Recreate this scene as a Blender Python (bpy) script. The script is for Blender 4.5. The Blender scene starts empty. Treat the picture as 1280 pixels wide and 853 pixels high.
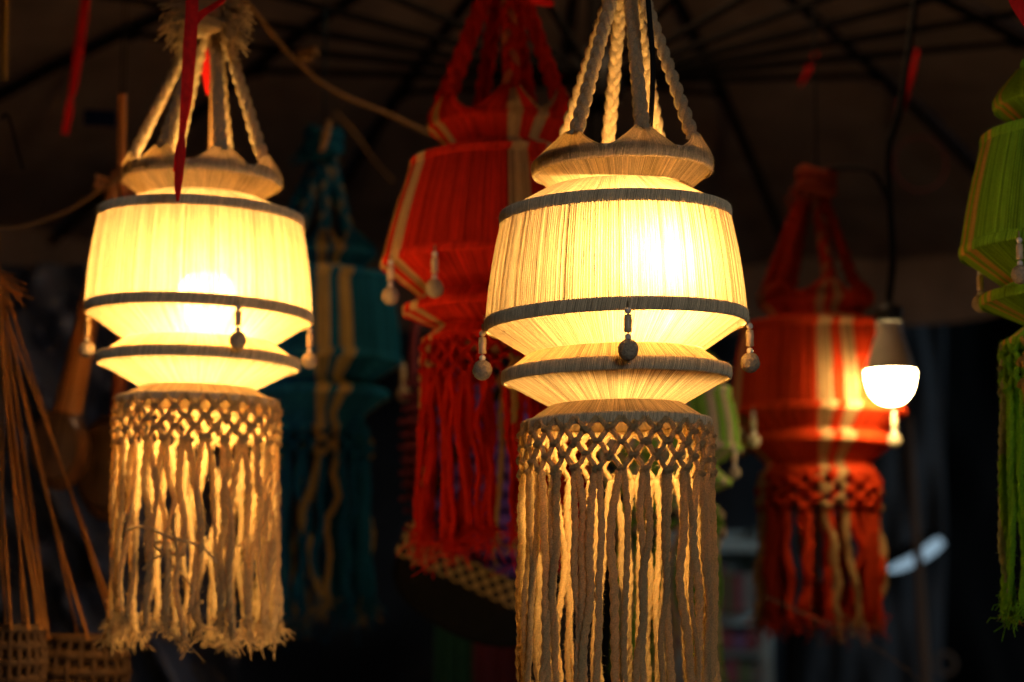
import bpy, math, random
import numpy as np
from mathutils import Vector

random.seed(7)
RNG = np.random.default_rng(11)
sc = bpy.context.scene
C = sc.collection
PI = math.pi
R_ = math.radians

# ------------------------------------------------------------------ camera
CAMZ = 1.5
PITCH = R_(7.5)
FPX = 2667.0                       # focal length in photo pixels (75 mm on 36 mm)
cam_d = bpy.data.cameras.new('camera')
cam = bpy.data.objects.new('camera', cam_d); C.objects.link(cam)
cam.location = (0, 0, CAMZ)
cam.rotation_euler = (PI / 2 + PITCH, 0, 0)
cam_d.sensor_width = 36; cam_d.lens = 75
cam_d.clip_start = 0.05; cam_d.clip_end = 200
cam_d.dof.use_dof = True
cam_d.dof.focus_distance = 2.335
cam_d.dof.aperture_fstop = 3.0
sc.camera = cam

# ------------------------------------------------------------------ world, lamps, exposure
w = bpy.data.worlds.new('World'); sc.world = w; w.use_nodes = True
bg = w.node_tree.nodes['Background']
bg.inputs[0].default_value = (0.5, 0.62, 0.9, 1); bg.inputs[1].default_value = 0.004

def area(name, loc, target, size, energy, col):
    l = bpy.data.lights.new(name, 'AREA'); l.energy = energy; l.color = col; l.size = size; l.shape = 'DISK'
    o = bpy.data.objects.new(name, l); C.objects.link(o); o.location = loc
    o.rotation_euler = (Vector(target) - Vector(loc)).to_track_quat('-Z', 'Y').to_euler()
    return o
# unseen disk lamp added behind the camera as dim fill on the fronts
area('front_fill', (1.3, -2.2, 2.7), (0.3, 2.6, 1.8), 1.4, 32, (0.97, 0.95, 0.97))
# unseen warm point lamp added above the frame to brighten the canopy
def lamp_point(name, loc, energy, col, r=0.04):
    l = bpy.data.lights.new(name, 'POINT'); l.energy = energy; l.color = col; l.shadow_soft_size = r
    o = bpy.data.objects.new(name, l); C.objects.link(o); o.location = loc; return o
lamp_point('canopy_fill', (0.25, 3.6, 2.82), 7.5, (1.0, 0.66, 0.36))
# unseen warm point lamp added below the frame to brighten the red fringe
lamp_point('low_warm_fill', (-0.22, 2.70, 1.24), 4.6, (1.0, 0.60, 0.27), 0.09)
# cold light of the next stall, off to the right and behind
area('neighbour_stall_light', (2.3, 4.5, 2.5), (0.9, 6.4, 1.3), 0.5, 11, (0.62, 0.85, 1.0))

sc.view_settings.view_transform = 'Standard'; sc.view_settings.look = 'None'
sc.view_settings.exposure = 0; sc.view_settings.gamma = 1; sc.view_settings.use_curve_mapping = False
cy = sc.cycles
cy.max_bounces = 10; cy.diffuse_bounces = 6; cy.glossy_bounces = 3; cy.transmission_bounces = 6
cy.transparent_max_bounces = 12; cy.sample_clamp_indirect = 40; cy.sample_clamp_direct = 0
cy.use_denoising = True; cy.caustics_reflective = False; cy.caustics_refractive = False
try:
    cy.denoiser = 'OPENIMAGEDENOISE'; cy.denoising_input_passes = 'RGB_ALBEDO_NORMAL'
except Exception: pass

# ------------------------------------------------------------------ photo pixel -> place
def at(px, py, d):
    """point at depth d along the view axis seen at photo pixel px, py"""
    x = (px - 640) / FPX * d; v = (426.5 - py) / FPX * d
    return Vector((x, d * math.cos(PITCH) - v * math.sin(PITCH), CAMZ + d * math.sin(PITCH) + v * math.cos(PITCH)))

def at_v(py, y):
    """height and px->m scale on the upright plane at distance y"""
    z = CAMZ + y * math.tan(PITCH + math.atan((426.5 - py) / FPX))
    dep = y * math.cos(PITCH) + (z - CAMZ) * math.sin(PITCH)
    return z, dep / FPX

# ------------------------------------------------------------------ materials
def new_mat(name):
    m = bpy.data.materials.new(name); m.use_nodes = True
    nt = m.node_tree; nt.nodes.clear()
    return m, nt, nt.nodes, nt.links

def yarn_mat(name, trans=0.3, gapf=0.0, warm=1.0, bump=0.5, bscale=900, tmul=1.0):
    """yarn: colour from the 'Col' attribute, matt, lets some light through; loose winding shows gaps"""
    m, nt, N, L = new_mat(name)
    a = N.new('ShaderNodeAttribute'); a.attribute_name = 'Col'
    tc = N.new('ShaderNodeTexCoord')
    no = N.new('ShaderNodeTexNoise'); no.inputs['Scale'].default_value = bscale; no.inputs['Detail'].default_value = 3
    L.new(tc.outputs['Object'], no.inputs['Vector'])
    mp = N.new('ShaderNodeMapRange'); mp.inputs[1].default_value = 0.3; mp.inputs[2].default_value = 0.7
    mp.inputs[3].default_value = 0.72; mp.inputs[4].default_value = 1.12
    L.new(no.outputs['Fac'], mp.inputs[0])
    mul = N.new('ShaderNodeMix'); mul.data_type = 'RGBA'; mul.blend_type = 'MULTIPLY'; mul.inputs[0].default_value = 1
    L.new(a.outputs['Color'], mul.inputs[6]); L.new(mp.outputs[0], mul.inputs[7])
    bp = N.new('ShaderNodeBump'); bp.inputs['Strength'].default_value = bump; bp.inputs['Distance'].default_value = 0.0008
    L.new(no.outputs['Fac'], bp.inputs['Height'])
    d = N.new('ShaderNodeBsdfDiffuse'); L.new(mul.outputs[2], d.inputs[0]); L.new(bp.outputs[0], d.inputs['Normal'])
    d.inputs['Roughness'].default_value = 0.6
    t = N.new('ShaderNodeBsdfTranslucent')
    g = N.new('ShaderNodeGamma'); g.inputs[1].default_value = warm; L.new(mul.outputs[2], g.inputs[0])
    tm = N.new('ShaderNodeMix'); tm.data_type = 'RGBA'; tm.blend_type = 'MULTIPLY'; tm.inputs[0].default_value = 1
    tm.inputs[7].default_value = (tmul, tmul, tmul, 1); L.new(g.outputs[0], tm.inputs[6])
    L.new(tm.outputs[2], t.inputs[0])
    mx = N.new('ShaderNodeMixShader'); mx.inputs[0].default_value = trans
    L.new(d.outputs[0], mx.inputs[1]); L.new(t.outputs[0], mx.inputs[2])
    last = mx
    if gapf > 0:
        ga = N.new('ShaderNodeAttribute'); ga.attribute_name = 'gap'
        mm = N.new('ShaderNodeMath'); mm.operation = 'MULTIPLY'; mm.inputs[1].default_value = gapf
        L.new(ga.outputs['Fac'], mm.inputs[0])
        tr = N.new('ShaderNodeBsdfTransparent')
        m2 = N.new('ShaderNodeMixShader'); L.new(mm.outputs[0], m2.inputs[0])
        L.new(mx.outputs[0], m2.inputs[1]); L.new(tr.outputs[0], m2.inputs[2]); last = m2
    o = N.new('ShaderNodeOutputMaterial'); L.new(last.outputs[0], o.inputs[0])
    return m

def solid(name, col, rough=0.6, metal=0.0, nscale=60, namp=0.25, bump=0.2, bdist=0.002, col2=None, stretch=None, spec=0.5, trans=0.0):
    m, nt, N, L = new_mat(name)
    p = N.new('ShaderNodeBsdfPrincipled'); o = N.new('ShaderNodeOutputMaterial'); L.new(p.outputs[0], o.inputs[0])
    p.inputs['Roughness'].default_value = rough; p.inputs['Metallic'].default_value = metal
    p.inputs['Specular IOR Level'].default_value = spec
    tc = N.new('ShaderNodeTexCoord'); no = N.new('ShaderNodeTexNoise')
    no.inputs['Scale'].default_value = nscale; no.inputs['Detail'].default_value = 5
    if stretch:
        mpn = N.new('ShaderNodeMapping'); mpn.inputs['Scale'].default_value = stretch
        L.new(tc.outputs['Object'], mpn.inputs[0]); L.new(mpn.outputs[0], no.inputs['Vector'])
    else: L.new(tc.outputs['Object'], no.inputs['Vector'])
    cr = N.new('ShaderNodeValToRGB')
    c2 = col2 or tuple(c * (1 - namp) for c in col)
    cr.color_ramp.elements[0].position = 0.3; cr.color_ramp.elements[1].position = 0.7
    cr.color_ramp.elements[0].color = (*c2, 1); cr.color_ramp.elements[1].color = (*col, 1)
    L.new(no.outputs['Fac'], cr.inputs[0]); L.new(cr.outputs[0], p.inputs['Base Color'])
    b = N.new('ShaderNodeBump'); b.inputs['Strength'].default_value = bump; b.inputs['Distance'].default_value = bdist
    L.new(no.outputs['Fac'], b.inputs['Height']); L.new(b.outputs[0], p.inputs['Normal'])
    return m

def emit(name, col, s):
    m, nt, N, L = new_mat(name)
    e = N.new('ShaderNodeEmission'); e.inputs[0].default_value = (*col, 1); e.inputs[1].default_value = s
    o = N.new('ShaderNodeOutputMaterial'); L.new(e.outputs[0], o.inputs[0]); return m

M = {
 'shade': yarn_mat('lit_yarn', trans=0.50, gapf=0.03, warm=1.06, bump=0.5, tmul=0.245),
 'dense': yarn_mat('thin_yarn', trans=0.72, gapf=0.0, warm=0.85, bump=0.5),
 'yarn': yarn_mat('dyed_yarn', trans=0.25, gapf=0.0, warm=1.1),
 'cord': yarn_mat('cotton_cord', trans=0.54, warm=1.12, bump=1.0, bscale=600),
 'band': yarn_mat('hoop_wrap', trans=0.0, bump=0.8, bscale=1100),
 'bulb': emit('bulb_glow', (1.0, 0.57, 0.185), 490),
 'bulb2': emit('led_glow', (1.0, 0.72, 0.32), 80),
 'tube': emit('cold_gleam', (0.55, 0.80, 1.0), 0.5),  # emission that imitates a bluish white gleam
 'plastic_white': solid('white_plastic', (0.82, 0.79, 0.72), 0.5, nscale=40, namp=0.1, bump=0.02),
 'plastic_black': solid('black_plastic', (0.02, 0.02, 0.022), 0.45, nscale=80, bump=0.05),
 'cable': solid('cable_rubber', (0.010, 0.009, 0.009), 0.8, nscale=200, spec=0.1),
 'bead': solid('wood_bead', (0.66, 0.5, 0.3), 0.4, nscale=150, namp=0.25, bump=0.1),
 'white_bead': solid('glass_bead', (0.75, 0.68, 0.58), 0.2, nscale=100, namp=0.08, bump=0.05),
 'felt': solid('felt_ball', (0.5, 0.40, 0.26), 0.95, nscale=420, namp=0.45, bump=0.9, bdist=0.002, spec=0.1),
 'canopy': solid('canopy_cloth', (0.34, 0.225, 0.16), 0.85, nscale=9, namp=0.35, bump=0.2, bdist=0.01, spec=0.1),
 'rib': solid('dark_steel', (0.006, 0.005, 0.0045), 0.8, nscale=50, spec=0.04),
 'wood': solid('turned_wood', (0.50, 0.21, 0.06), 0.45, nscale=24, namp=0.45, bump=0.15, stretch=(1, 1, 0.08)),
 'wood_red': solid('reddish_wood', (0.34, 0.09, 0.035), 0.45, nscale=24, namp=0.4, bump=0.15, stretch=(1, 1, 0.08)),
 'coconut': solid('coconut_shell', (0.18, 0.075, 0.024), 0.35, nscale=38, namp=0.6, bump=0.5, bdist=0.003),
 'skin': solid('drum_skin', (0.07, 0.032, 0.012), 0.6, spec=0.3, nscale=30, namp=0.4, bump=0.2),
 'ribbon': solid('red_ribbon', (0.78, 0.018, 0.014), 0.75, spec=0.08, nscale=120, namp=0.3, bump=0.3),
 'rope': solid('jute_rope', (0.27, 0.16, 0.07), 0.9, nscale=300, namp=0.5, bump=0.8, spec=0.1),
 'straw': solid('straw_string', (0.25, 0.10, 0.022), 0.8, nscale=200, namp=0.45, bump=0.5, spec=0.1),
 'wicker': solid('wicker', (0.065, 0.03, 0.009), 0.7, nscale=120, namp=0.55, bump=0.5, spec=0.2),
 'tarp': solid('dark_tarpaulin', (0.05, 0.053, 0.06), 0.7, nscale=5, namp=0.4, bump=0.25, bdist=0.03, spec=0.3),
 'plastic_sheet': solid('blue_plastic_sheet', (0.14, 0.16, 0.23), 0.3, nscale=7, namp=0.4, bump=0.7, bdist=0.03),
 'black_cloth': solid('black_cloth', (0.010, 0.010, 0.010), 0.9, nscale=60, spec=0.1),
 'blue_tag': solid('blue_card', (0.006, 0.014, 0.075), 0.9, nscale=40, spec=0.05),
 'yellow': solid('yellow_webbing', (0.28, 0.17, 0.03), 0.8, nscale=200),
 'purple': solid('purple_yarn', (0.22, 0.11, 0.55), 0.9, nscale=260, namp=0.45, bump=0.8, spec=0.1),
 'pink': solid('mauve_yarn', (0.24, 0.055, 0.085), 0.9, nscale=260, namp=0.45, bump=0.8, spec=0.1),
 'teal_shelf': solid('teal_shelf', (0.5, 0.66, 0.66), 0.5, nscale=20),
 'green_cloth': solid('green_cloth', (0.02, 0.10, 0.04), 0.9, nscale=90),
 'maroon_cloth': solid('maroon_cloth', (0.16, 0.02, 0.03), 0.9, nscale=90),
 'bamboo': solid('brown_pole', (0.13, 0.075, 0.045), 0.7, nscale=20, namp=0.5, bump=0.4, stretch=(1, 1, 0.15)),
}
for i, c in enumerate([(0.30, 0.05, 0.07), (0.05, 0.12, 0.30), (0.12, 0.16, 0.05), (0.28, 0.26, 0.24), (0.20, 0.10, 0.25)]):
    M['goods%d' % i] = solid('packet_%d' % i, c, 0.6, nscale=30)

# checked print of the black bag
def checked():
    m, nt, N, L = new_mat('checked_weave')
    tc = N.new('ShaderNodeTexCoord'); ch = N.new('ShaderNodeTexChecker'); ch.inputs['Scale'].default_value = 85
    ch.inputs[1].default_value = (0.30, 0.21, 0.08, 1); ch.inputs[2].default_value = (0.012, 0.012, 0.012, 1)
    L.new(tc.outputs['Object'], ch.inputs['Vector'])
    p = N.new('ShaderNodeBsdfPrincipled'); p.inputs['Roughness'].default_value = 0.9
    L.new(ch.outputs[0], p.inputs['Base Color'])
    o = N.new('ShaderNodeOutputMaterial'); L.new(p.outputs[0], o.inputs[0]); return m
M['checked'] = checked()

# ------------------------------------------------------------------ mesh builder
class MB:
    def __init__(s): s.v = []; s.f = []; s.c = []; s.g = []; s.n = 0
    def add(s, v, f, col=(1, 1, 1), gap=None):
        v = np.asarray(v, float); f = np.asarray(f, int)
        s.v.append(v); s.f.append(f + s.n)
        c = np.asarray(col, float)
        if c.ndim == 1: c = np.tile(c[None], (len(v), 1))
        s.c.append(c); s.g.append(np.zeros(len(v)) if gap is None else gap); s.n += len(v)
    def grid(s, P, wrap=False, col=(1, 1, 1), gap=None):
        """P[rows, cols, 3]; wrap joins the last column to the first"""
        r, c = P.shape[:2]
        i = np.arange(r - 1)[:, None]; j = np.arange(c if wrap else c - 1)[None]
        j2 = (j + 1) % c
        f = np.stack([i * c + j, i * c + j2, (i + 1) * c + j2, (i + 1) * c + j], -1).reshape(-1, 4)
        col = np.asarray(col, float)
        if col.ndim == 3: col = col.reshape(-1, 3)
        s.add(P.reshape(-1, 3), f, col, None if gap is None else gap.reshape(-1))
    def tube(s, path, rad, sides=8, lobes=0, twist=0.0, lamp=0.15, col=(1, 1, 1), cap=True, phase=0.0):
        p = np.asarray(path, float); n = len(p)
        rad = np.full(n, rad) if np.isscalar(rad) else np.asarray(rad, float)
        t = np.gradient(p, axis=0); t /= np.linalg.norm(t, axis=1)[:, None] + 1e-12
        up = np.array([0.0, 1.0, 0.0]) if abs(t[:, 1]).mean() < 0.8 else np.array([1.0, 0.0, 0.0])
        a = np.cross(t, up); a /= np.linalg.norm(a, axis=1)[:, None] + 1e-12
        b = np.cross(t, a)
        seg = np.r_[0, np.cumsum(np.linalg.norm(np.diff(p, axis=0), axis=1))]
        ph = np.arange(sides) / sides * 2 * PI
        rr = rad[:, None] * np.ones(sides)[None]
        if lobes: rr = rr * (1 + lamp * np.cos(lobes * (ph[None] - twist * seg[:, None]) + phase))
        P = p[:, None] + rr[..., None] * (np.cos(ph)[None, :, None] * a[:, None] + np.sin(ph)[None, :, None] * b[:, None])
        s.grid(P, True, col if np.asarray(col).ndim == 1 else np.repeat(np.asarray(col)[:, None], sides, 1))
        if cap and sides >= 4:
            base = s.n - n * sides
            for r0 in (0, n - 1):
                q = [base + r0 * sides + k for k in range(sides)]
                for k in range(1, sides - 2, 2):
                    s.f.append(np.array([[q[0], q[k], q[k + 1], q[k + 2]]]))
    def ball(s, c, r, seg=12, rings=8, scale=(1, 1, 1), noise=0.0, col=(1, 1, 1), rng=RNG):
        th = np.linspace(0.02, PI - 0.02, rings)[:, None]; ph = (np.arange(seg) / seg * 2 * PI)[None]
        rr = r * (1 + noise * rng.normal(size=(rings, seg)))
        P = np.stack([rr * np.sin(th) * np.cos(ph), rr * np.sin(th) * np.sin(ph), rr * np.cos(th) * np.ones_like(ph)], -1)
        s.grid(P * np.array(scale) + np.array(c), True, col)
    def lathe(s, prof, seg=24, c=(0, 0, 0)):
        pr = np.asarray(prof, float); ph = np.arange(seg) / seg * 2 * PI
        P = np.stack([pr[:, None, 0] * np.cos(ph)[None], pr[:, None, 0] * np.sin(ph)[None], pr[:, None, 1] * np.ones(seg)[None]], -1)
        s.grid(P + np.array(c), True)
    def box(s, lo, hi):
        x0, y0, z0 = lo; x1, y1, z1 = hi
        v = [(x0,y0,z0),(x1,y0,z0),(x1,y1,z0),(x0,y1,z0),(x0,y0,z1),(x1,y0,z1),(x1,y1,z1),(x0,y1,z1)]
        s.add(v, [(0,3,2,1),(4,5,6,7),(0,1,5,4),(1,2,6,5),(2,3,7,6),(3,0,4,7)])
    def fibres(s, P, Nrm, ln, wd, col, rng=RNG):
        """short loose hairs standing off a yarn surface: thin curved slivers"""
        k = len(P)
        d = Nrm + rng.normal(0, 0.6, (k, 3)); d /= np.linalg.norm(d, axis=1)[:, None]
        L_ = ln * rng.uniform(0.4, 1.3, k)[:, None]
        sd = np.cross(d, rng.normal(size=(k, 3))); sd /= np.linalg.norm(sd, axis=1)[:, None] + 1e-9
        bend = rng.normal(0, 0.35, (k, 3)) * L_
        a0 = P - sd * wd; a1 = P + sd * wd
        m0 = P + d * L_ * .5 + bend * .4 - sd * wd * .7; m1 = m0 + sd * wd * 1.4
        e = P + d * L_ + bend
        V = np.stack([a0, a1, m1, m0, e], 1).reshape(-1, 3)
        b = np.arange(k)[:, None] * 5
        q = (b + np.array([[0, 1, 2, 3]])); t3 = (b + np.array([[3, 2, 4, 4]]))
        s.add(V, q, col); s.f.append(t3[:, :4] + s.n - len(V))
    def build(s, name, mat, parent=None, smooth=True, loc=None):
        v = np.concatenate(s.v); f = np.concatenate(s.f)
        tri = f[:, 2] == f[:, 3]
        me = bpy.data.meshes.new(name)
        q = f[~tri]; t = f[tri][:, :3]
        me.vertices.add(len(v)); me.vertices.foreach_set('co', v.ravel())
        nl = len(q) * 4 + len(t) * 3
        me.loops.add(nl); me.loops.foreach_set('vertex_index', np.r_[q.ravel(), t.ravel()].astype(np.int32))
        me.polygons.add(len(q) + len(t))
        st = np.r_[np.arange(len(q)) * 4, len(q) * 4 + np.arange(len(t)) * 3].astype(np.int32)
        me.polygons.foreach_set('loop_start', st)
        me.polygons.foreach_set('use_smooth', np.full(len(q) + len(t), smooth))
        me.update(calc_edges=True); me.validate()
        c = np.concatenate(s.c)
        ca = me.color_attributes.new('Col', 'FLOAT_COLOR', 'POINT')
        ca.data.foreach_set('color', np.c_[c, np.ones(len(c))].astype(np.float32).ravel())
        g = np.concatenate(s.g)
        if g.any():
            ga = me.attributes.new('gap', 'FLOAT', 'POINT'); ga.data.foreach_set('value', g.astype(np.float32))
        me.materials.append(mat)
        return link(name, me, parent, loc)

def link(name, me, parent=None, loc=None):
    o = bpy.data.objects.new(name, me); C.objects.link(o)
    if parent: o.parent = parent
    if loc is not None: o.location = loc
    return o

def thing(name, label, cat, loc=(0, 0, 0), group=None):
    o = bpy.data.objects.new(name, None); C.objects.link(o); o.location = loc; o.empty_display_size = 0.05
    return tag(o, label, cat, group)

def tag(o, label, cat, group=None, kind=None):
    o['label'] = label; o['category'] = cat
    if group: o['group'] = group
    if kind: o['kind'] = kind
    return o

def struct(o): o['kind'] = 'structure'; return o

def smooth_noise(n, scale, rng=RNG, k=4):
    """gentle wandering, n samples"""
    x = np.linspace(0, 1, n); y = np.zeros(n)
    for i in range(1, k + 1):
        y += rng.normal() / i * np.sin(2 * PI * (i * 0.7 * x + rng.uniform()))
    return y * scale

def polyline(pts, n):
    """smooth curve through points (Catmull-Rom)"""
    P = np.asarray([tuple(p) for p in pts], float)
    if len(P) == 2: return P[0] + (P[1] - P[0]) * np.linspace(0, 1, n)[:, None]
    Q = np.vstack([2 * P[0] - P[1], P, 2 * P[-1] - P[-2]])
    out = []
    for u in np.linspace(0, len(P) - 1 - 1e-6, n):
        i = int(u); t = u - i; p0, p1, p2, p3 = Q[i:i + 4]
        out.append(.5 * ((2 * p1) + (-p0 + p2) * t + (2 * p0 - 5 * p1 + 4 * p2 - p3) * t * t + (-p0 + 3 * p1 - 3 * p2 + p3) * t ** 3))
    return np.array(out)

# ------------------------------------------------------------------ the umbrella overhead
UMB = dict(x=(748 - 640) / FPX * 4.0, y=4.0)
def umbrella():
    cx = UMB['x']; y = UMB['y']
    zr = at_v(96, y)[0]; zt = at_v(-190, y)[0]
    zrim = CAMZ + 1.0; L = 2.05; n = 18; off = R_(-2)
    root = thing('market_umbrella', 'large dark brown market umbrella spread over the hanging lanterns', 'umbrella', (cx, y, 0.0))
    def rim(k, t=1.0):
        a = off + k * 2 * PI / n
        return np.array([L * t * math.sin(a), L * t * math.cos(a), zt + (zrim - zt) * t + 0.07 * math.sin(PI * t)])
    T = np.linspace(0.02, 1.0, 14)
    for k in range(n):
        mb = MB()
        a = [rim(k, t) for t in T]; b = [rim(k + 1, t) for t in T]
        P = np.zeros((14, 9, 3))
        for i, t in enumerate(T):
            for j in range(9):
                u = j / 8; P[i, j] = a[i] * (1 - u) + b[i] * u
                P[i, j, 2] += 0.018 - 0.10 * t * u * (1 - u) + 0.006 * math.sin(7 * t + 5 * u + k)
        mb.grid(P)
        # hanging valance at the rim
        V = np.zeros((4, 9, 3))
        for j in range(9):
            for i in range(4):
                V[i, j] = P[-1, j] + np.array([0, 0, -0.06 * i]) + np.array([math.sin(j * 1.3 + k) * .008 * i, .006 * i, 0])
        mb.grid(V)
        mb.build('canopy_panel', M['canopy'], root)
    for k in range(n):
        mb = MB(); p = np.array([rim(k, t) - [0, 0, 0.012] for t in np.linspace(0.01, 1.02, 16)])
        mb.tube(p, 0.011, 6); mb.build('rib', M['rib'], root)
        mb = MB(); e = rim(k, 0.55) - np.array([0, 0, 0.02]); a = off + k * 2 * PI / n
        s0 = np.array([0.045 * math.sin(a), 0.045 * math.cos(a), zr])
        mb.tube(polyline([s0, e], 4), 0.0075, 6); mb.ball(e, 0.018, 8, 6)
        mb.build('stretcher', M['rib'], root)
    mb = MB(); mb.tube([(0, 0, 0), (0, 0, 1.2), (0, 0, zt + .05)], 0.017, 14); mb.build('pole', M['rib'], root)
    mb = MB(); mb.lathe([(.018, zr - .05), (.045, zr - .05), (.055, zr - .01), (.055, zr + .02), (.03, zr + .05), (.018, zr + .06)]); mb.build('runner', M['plastic_black'], root)
    mb = MB(); mb.lathe([(.018, zt - .06), (.05, zt - .05), (.06, zt), (.04, zt + .04), (.0, zt + .05)]); mb.build('crown_hub', M['plastic_black'], root)
    return zt, zrim, L
ZT, ZRIM, UL = umbrella()

def under_canopy(x, y):
    r = math.hypot(x - UMB['x'], y - UMB['y']) / UL
    return ZT + (ZRIM - ZT) * min(r, 1.0)

# ------------------------------------------------------------------ yarn surfaces
CREAM = np.array([0.74, 0.60, 0.37]); CORD = np.array([0.80, 0.62, 0.32])
def strand_cols(th, cf, rng, tone=0.16):
    base = np.array([cf(t) for t in th])
    return base * (1 + rng.normal(0, tone, len(th)))[:, None].clip(0.55, 1.3)

def yarn_skin(mb, prof, n, amp, cf, rng, tone=0.16, gap=1.0, lean=0.0, tilt=(0, 0), arc=None):
    """strands wound side by side over the profile [(r,z)...]; 4 columns for every strand"""
    pr = np.asarray(prof, float); rows = len(pr)
    a0, a1 = arc if arc else (0, 2 * PI)
    dth = (a1 - a0) / n
    th0 = a0 + (np.arange(n) + rng.normal(0, 0.11, n)) * dth
    frac = np.array([0, .26, .5, .74]); ht = np.array([-1, .5, 1, .5])
    th = (th0[:, None] + frac[None] * dth)
    hs = rng.uniform(.35, 1.25, n)
    wob = rng.normal(0, .13, (rows, n)).cumsum(0) * .4
    wob -= np.linspace(0, 1, rows)[:, None] * wob[-1]
    TH = th[None] + (wob * dth)[..., None] + lean * np.linspace(0, 1, rows)[:, None, None] * dth
    RR = pr[:, 0][:, None, None] + amp * (ht[None, None] * hs[None, :, None])
    Z = pr[:, 1][:, None, None] + 0 * TH
    X = RR * np.sin(TH); Y = -RR * np.cos(TH)
    Z = Z + tilt[0] * X + tilt[1] * Y
    P = np.stack([X, Y, Z], -1).reshape(rows, n * 4, 3)
    col = strand_cols(th0 % (2 * PI), cf, rng, tone)
    cc = np.repeat(np.repeat(col[None], rows, 0)[:, :, None], 4, 2)
    cc = cc * (1 + rng.normal(0, .06, (rows, n, 1, 1)))
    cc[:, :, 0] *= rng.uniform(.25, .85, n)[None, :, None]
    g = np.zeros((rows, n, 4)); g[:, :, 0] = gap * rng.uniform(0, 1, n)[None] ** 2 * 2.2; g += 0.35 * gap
    mb.grid(P, arc is None, cc.reshape(rows, n * 4, 3), g.reshape(rows, n * 4).clip(0, 3))

def lerp_prof(pts, n, bulge=0.0):
    a = np.array(pts[0], float); b = np.array(pts[1], float); t = np.linspace(0, 1, n)[:, None]
    p = a + (b - a) * t; p[:, 0] += bulge * np.sin(PI * t[:, 0]); return p

def hoop_prof(R, z, hh, out):
    """wrapped hoop cross-section: rounded band standing proud"""
    t = np.linspace(-PI / 2, PI / 2, 7)
    return np.c_[R - out * .4 + out * np.cos(t) ** .6, z + hh * np.sin(t)]

KNOT = {}
def knot_mesh(key, mat, col):
    if key in KNOT: return KNOT[key]
    mb = MB(); rng = np.random.default_rng(5)
    for sx in (-1, 1):                       # two turns of cord wrapped over the crossing
        t = np.linspace(-PI * .75, PI * .75, 12)
        p = np.c_[sx * .42 + .18 * np.sin(t), -np.cos(t) * .62 + .15, np.sin(t) * .58 + sx * .12]
        mb.tube(p, .36, 7, 2, 5, .12, col)
    p = np.c_[np.linspace(-.95, .95, 8), -0.62 + .25 * np.linspace(-1, 1, 8) ** 2, .16 * np.sin(np.linspace(-2, 2, 8))]
    mb.tube(p, .30, 7, 2, 5, .12, col)
    o = mb.build('knot', mat); me = o.data; bpy.data.objects.remove(o); KNOT[key] = me; return me

def braid(mb, p0, p1, hw, rng, cols, sides=8, sag=None):
    """three-strand plait from p0 to p1, half width hw"""
    p0 = np.array(p0, float); p1 = np.array(p1, float); L_ = np.linalg.norm(p1 - p0)
    n = max(int(L_ / (hw * .32)), 12); s = np.linspace(0, 1, n)[:, None]
    c = p0 + (p1 - p0) * s
    if sag is not None: c = c + np.array(sag) * np.sin(PI * s)
    t = (p1 - p0) / L_
    rad = np.array([p0[0], p0[1], 0.0]); rad /= np.linalg.norm(rad) + 1e-9
    a = np.cross(t, rad); a /= np.linalg.norm(a); b = np.cross(t, a)
    om = 2 * PI / (hw * 5.2); ph0 = rng.uniform(0, 6)
    taper = (1 - .12 * np.sin(PI * s[:, 0])) 
    for k in range(3):
        q = om * s[:, 0] * L_ + ph0 + k * 2 * PI / 3
        p = c + (a[None] * np.sin(q)[:, None] * .46 + b[None] * np.sin(2 * q)[:, None] * .32) * hw * taper[:, None]
        mb.tube(p, hw * .54 * taper, sides, 3, 700, .08, cols[k % len(cols)])
        m = 70
        ii = rng.integers(0, n, m); nn = rng.normal(size=(m, 3)); nn /= np.linalg.norm(nn, axis=1)[:, None]
        mb.fibres(p[ii] + nn * hw * .44, nn, hw * .5, hw * .018, cols[k % len(cols)], rng)

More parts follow.
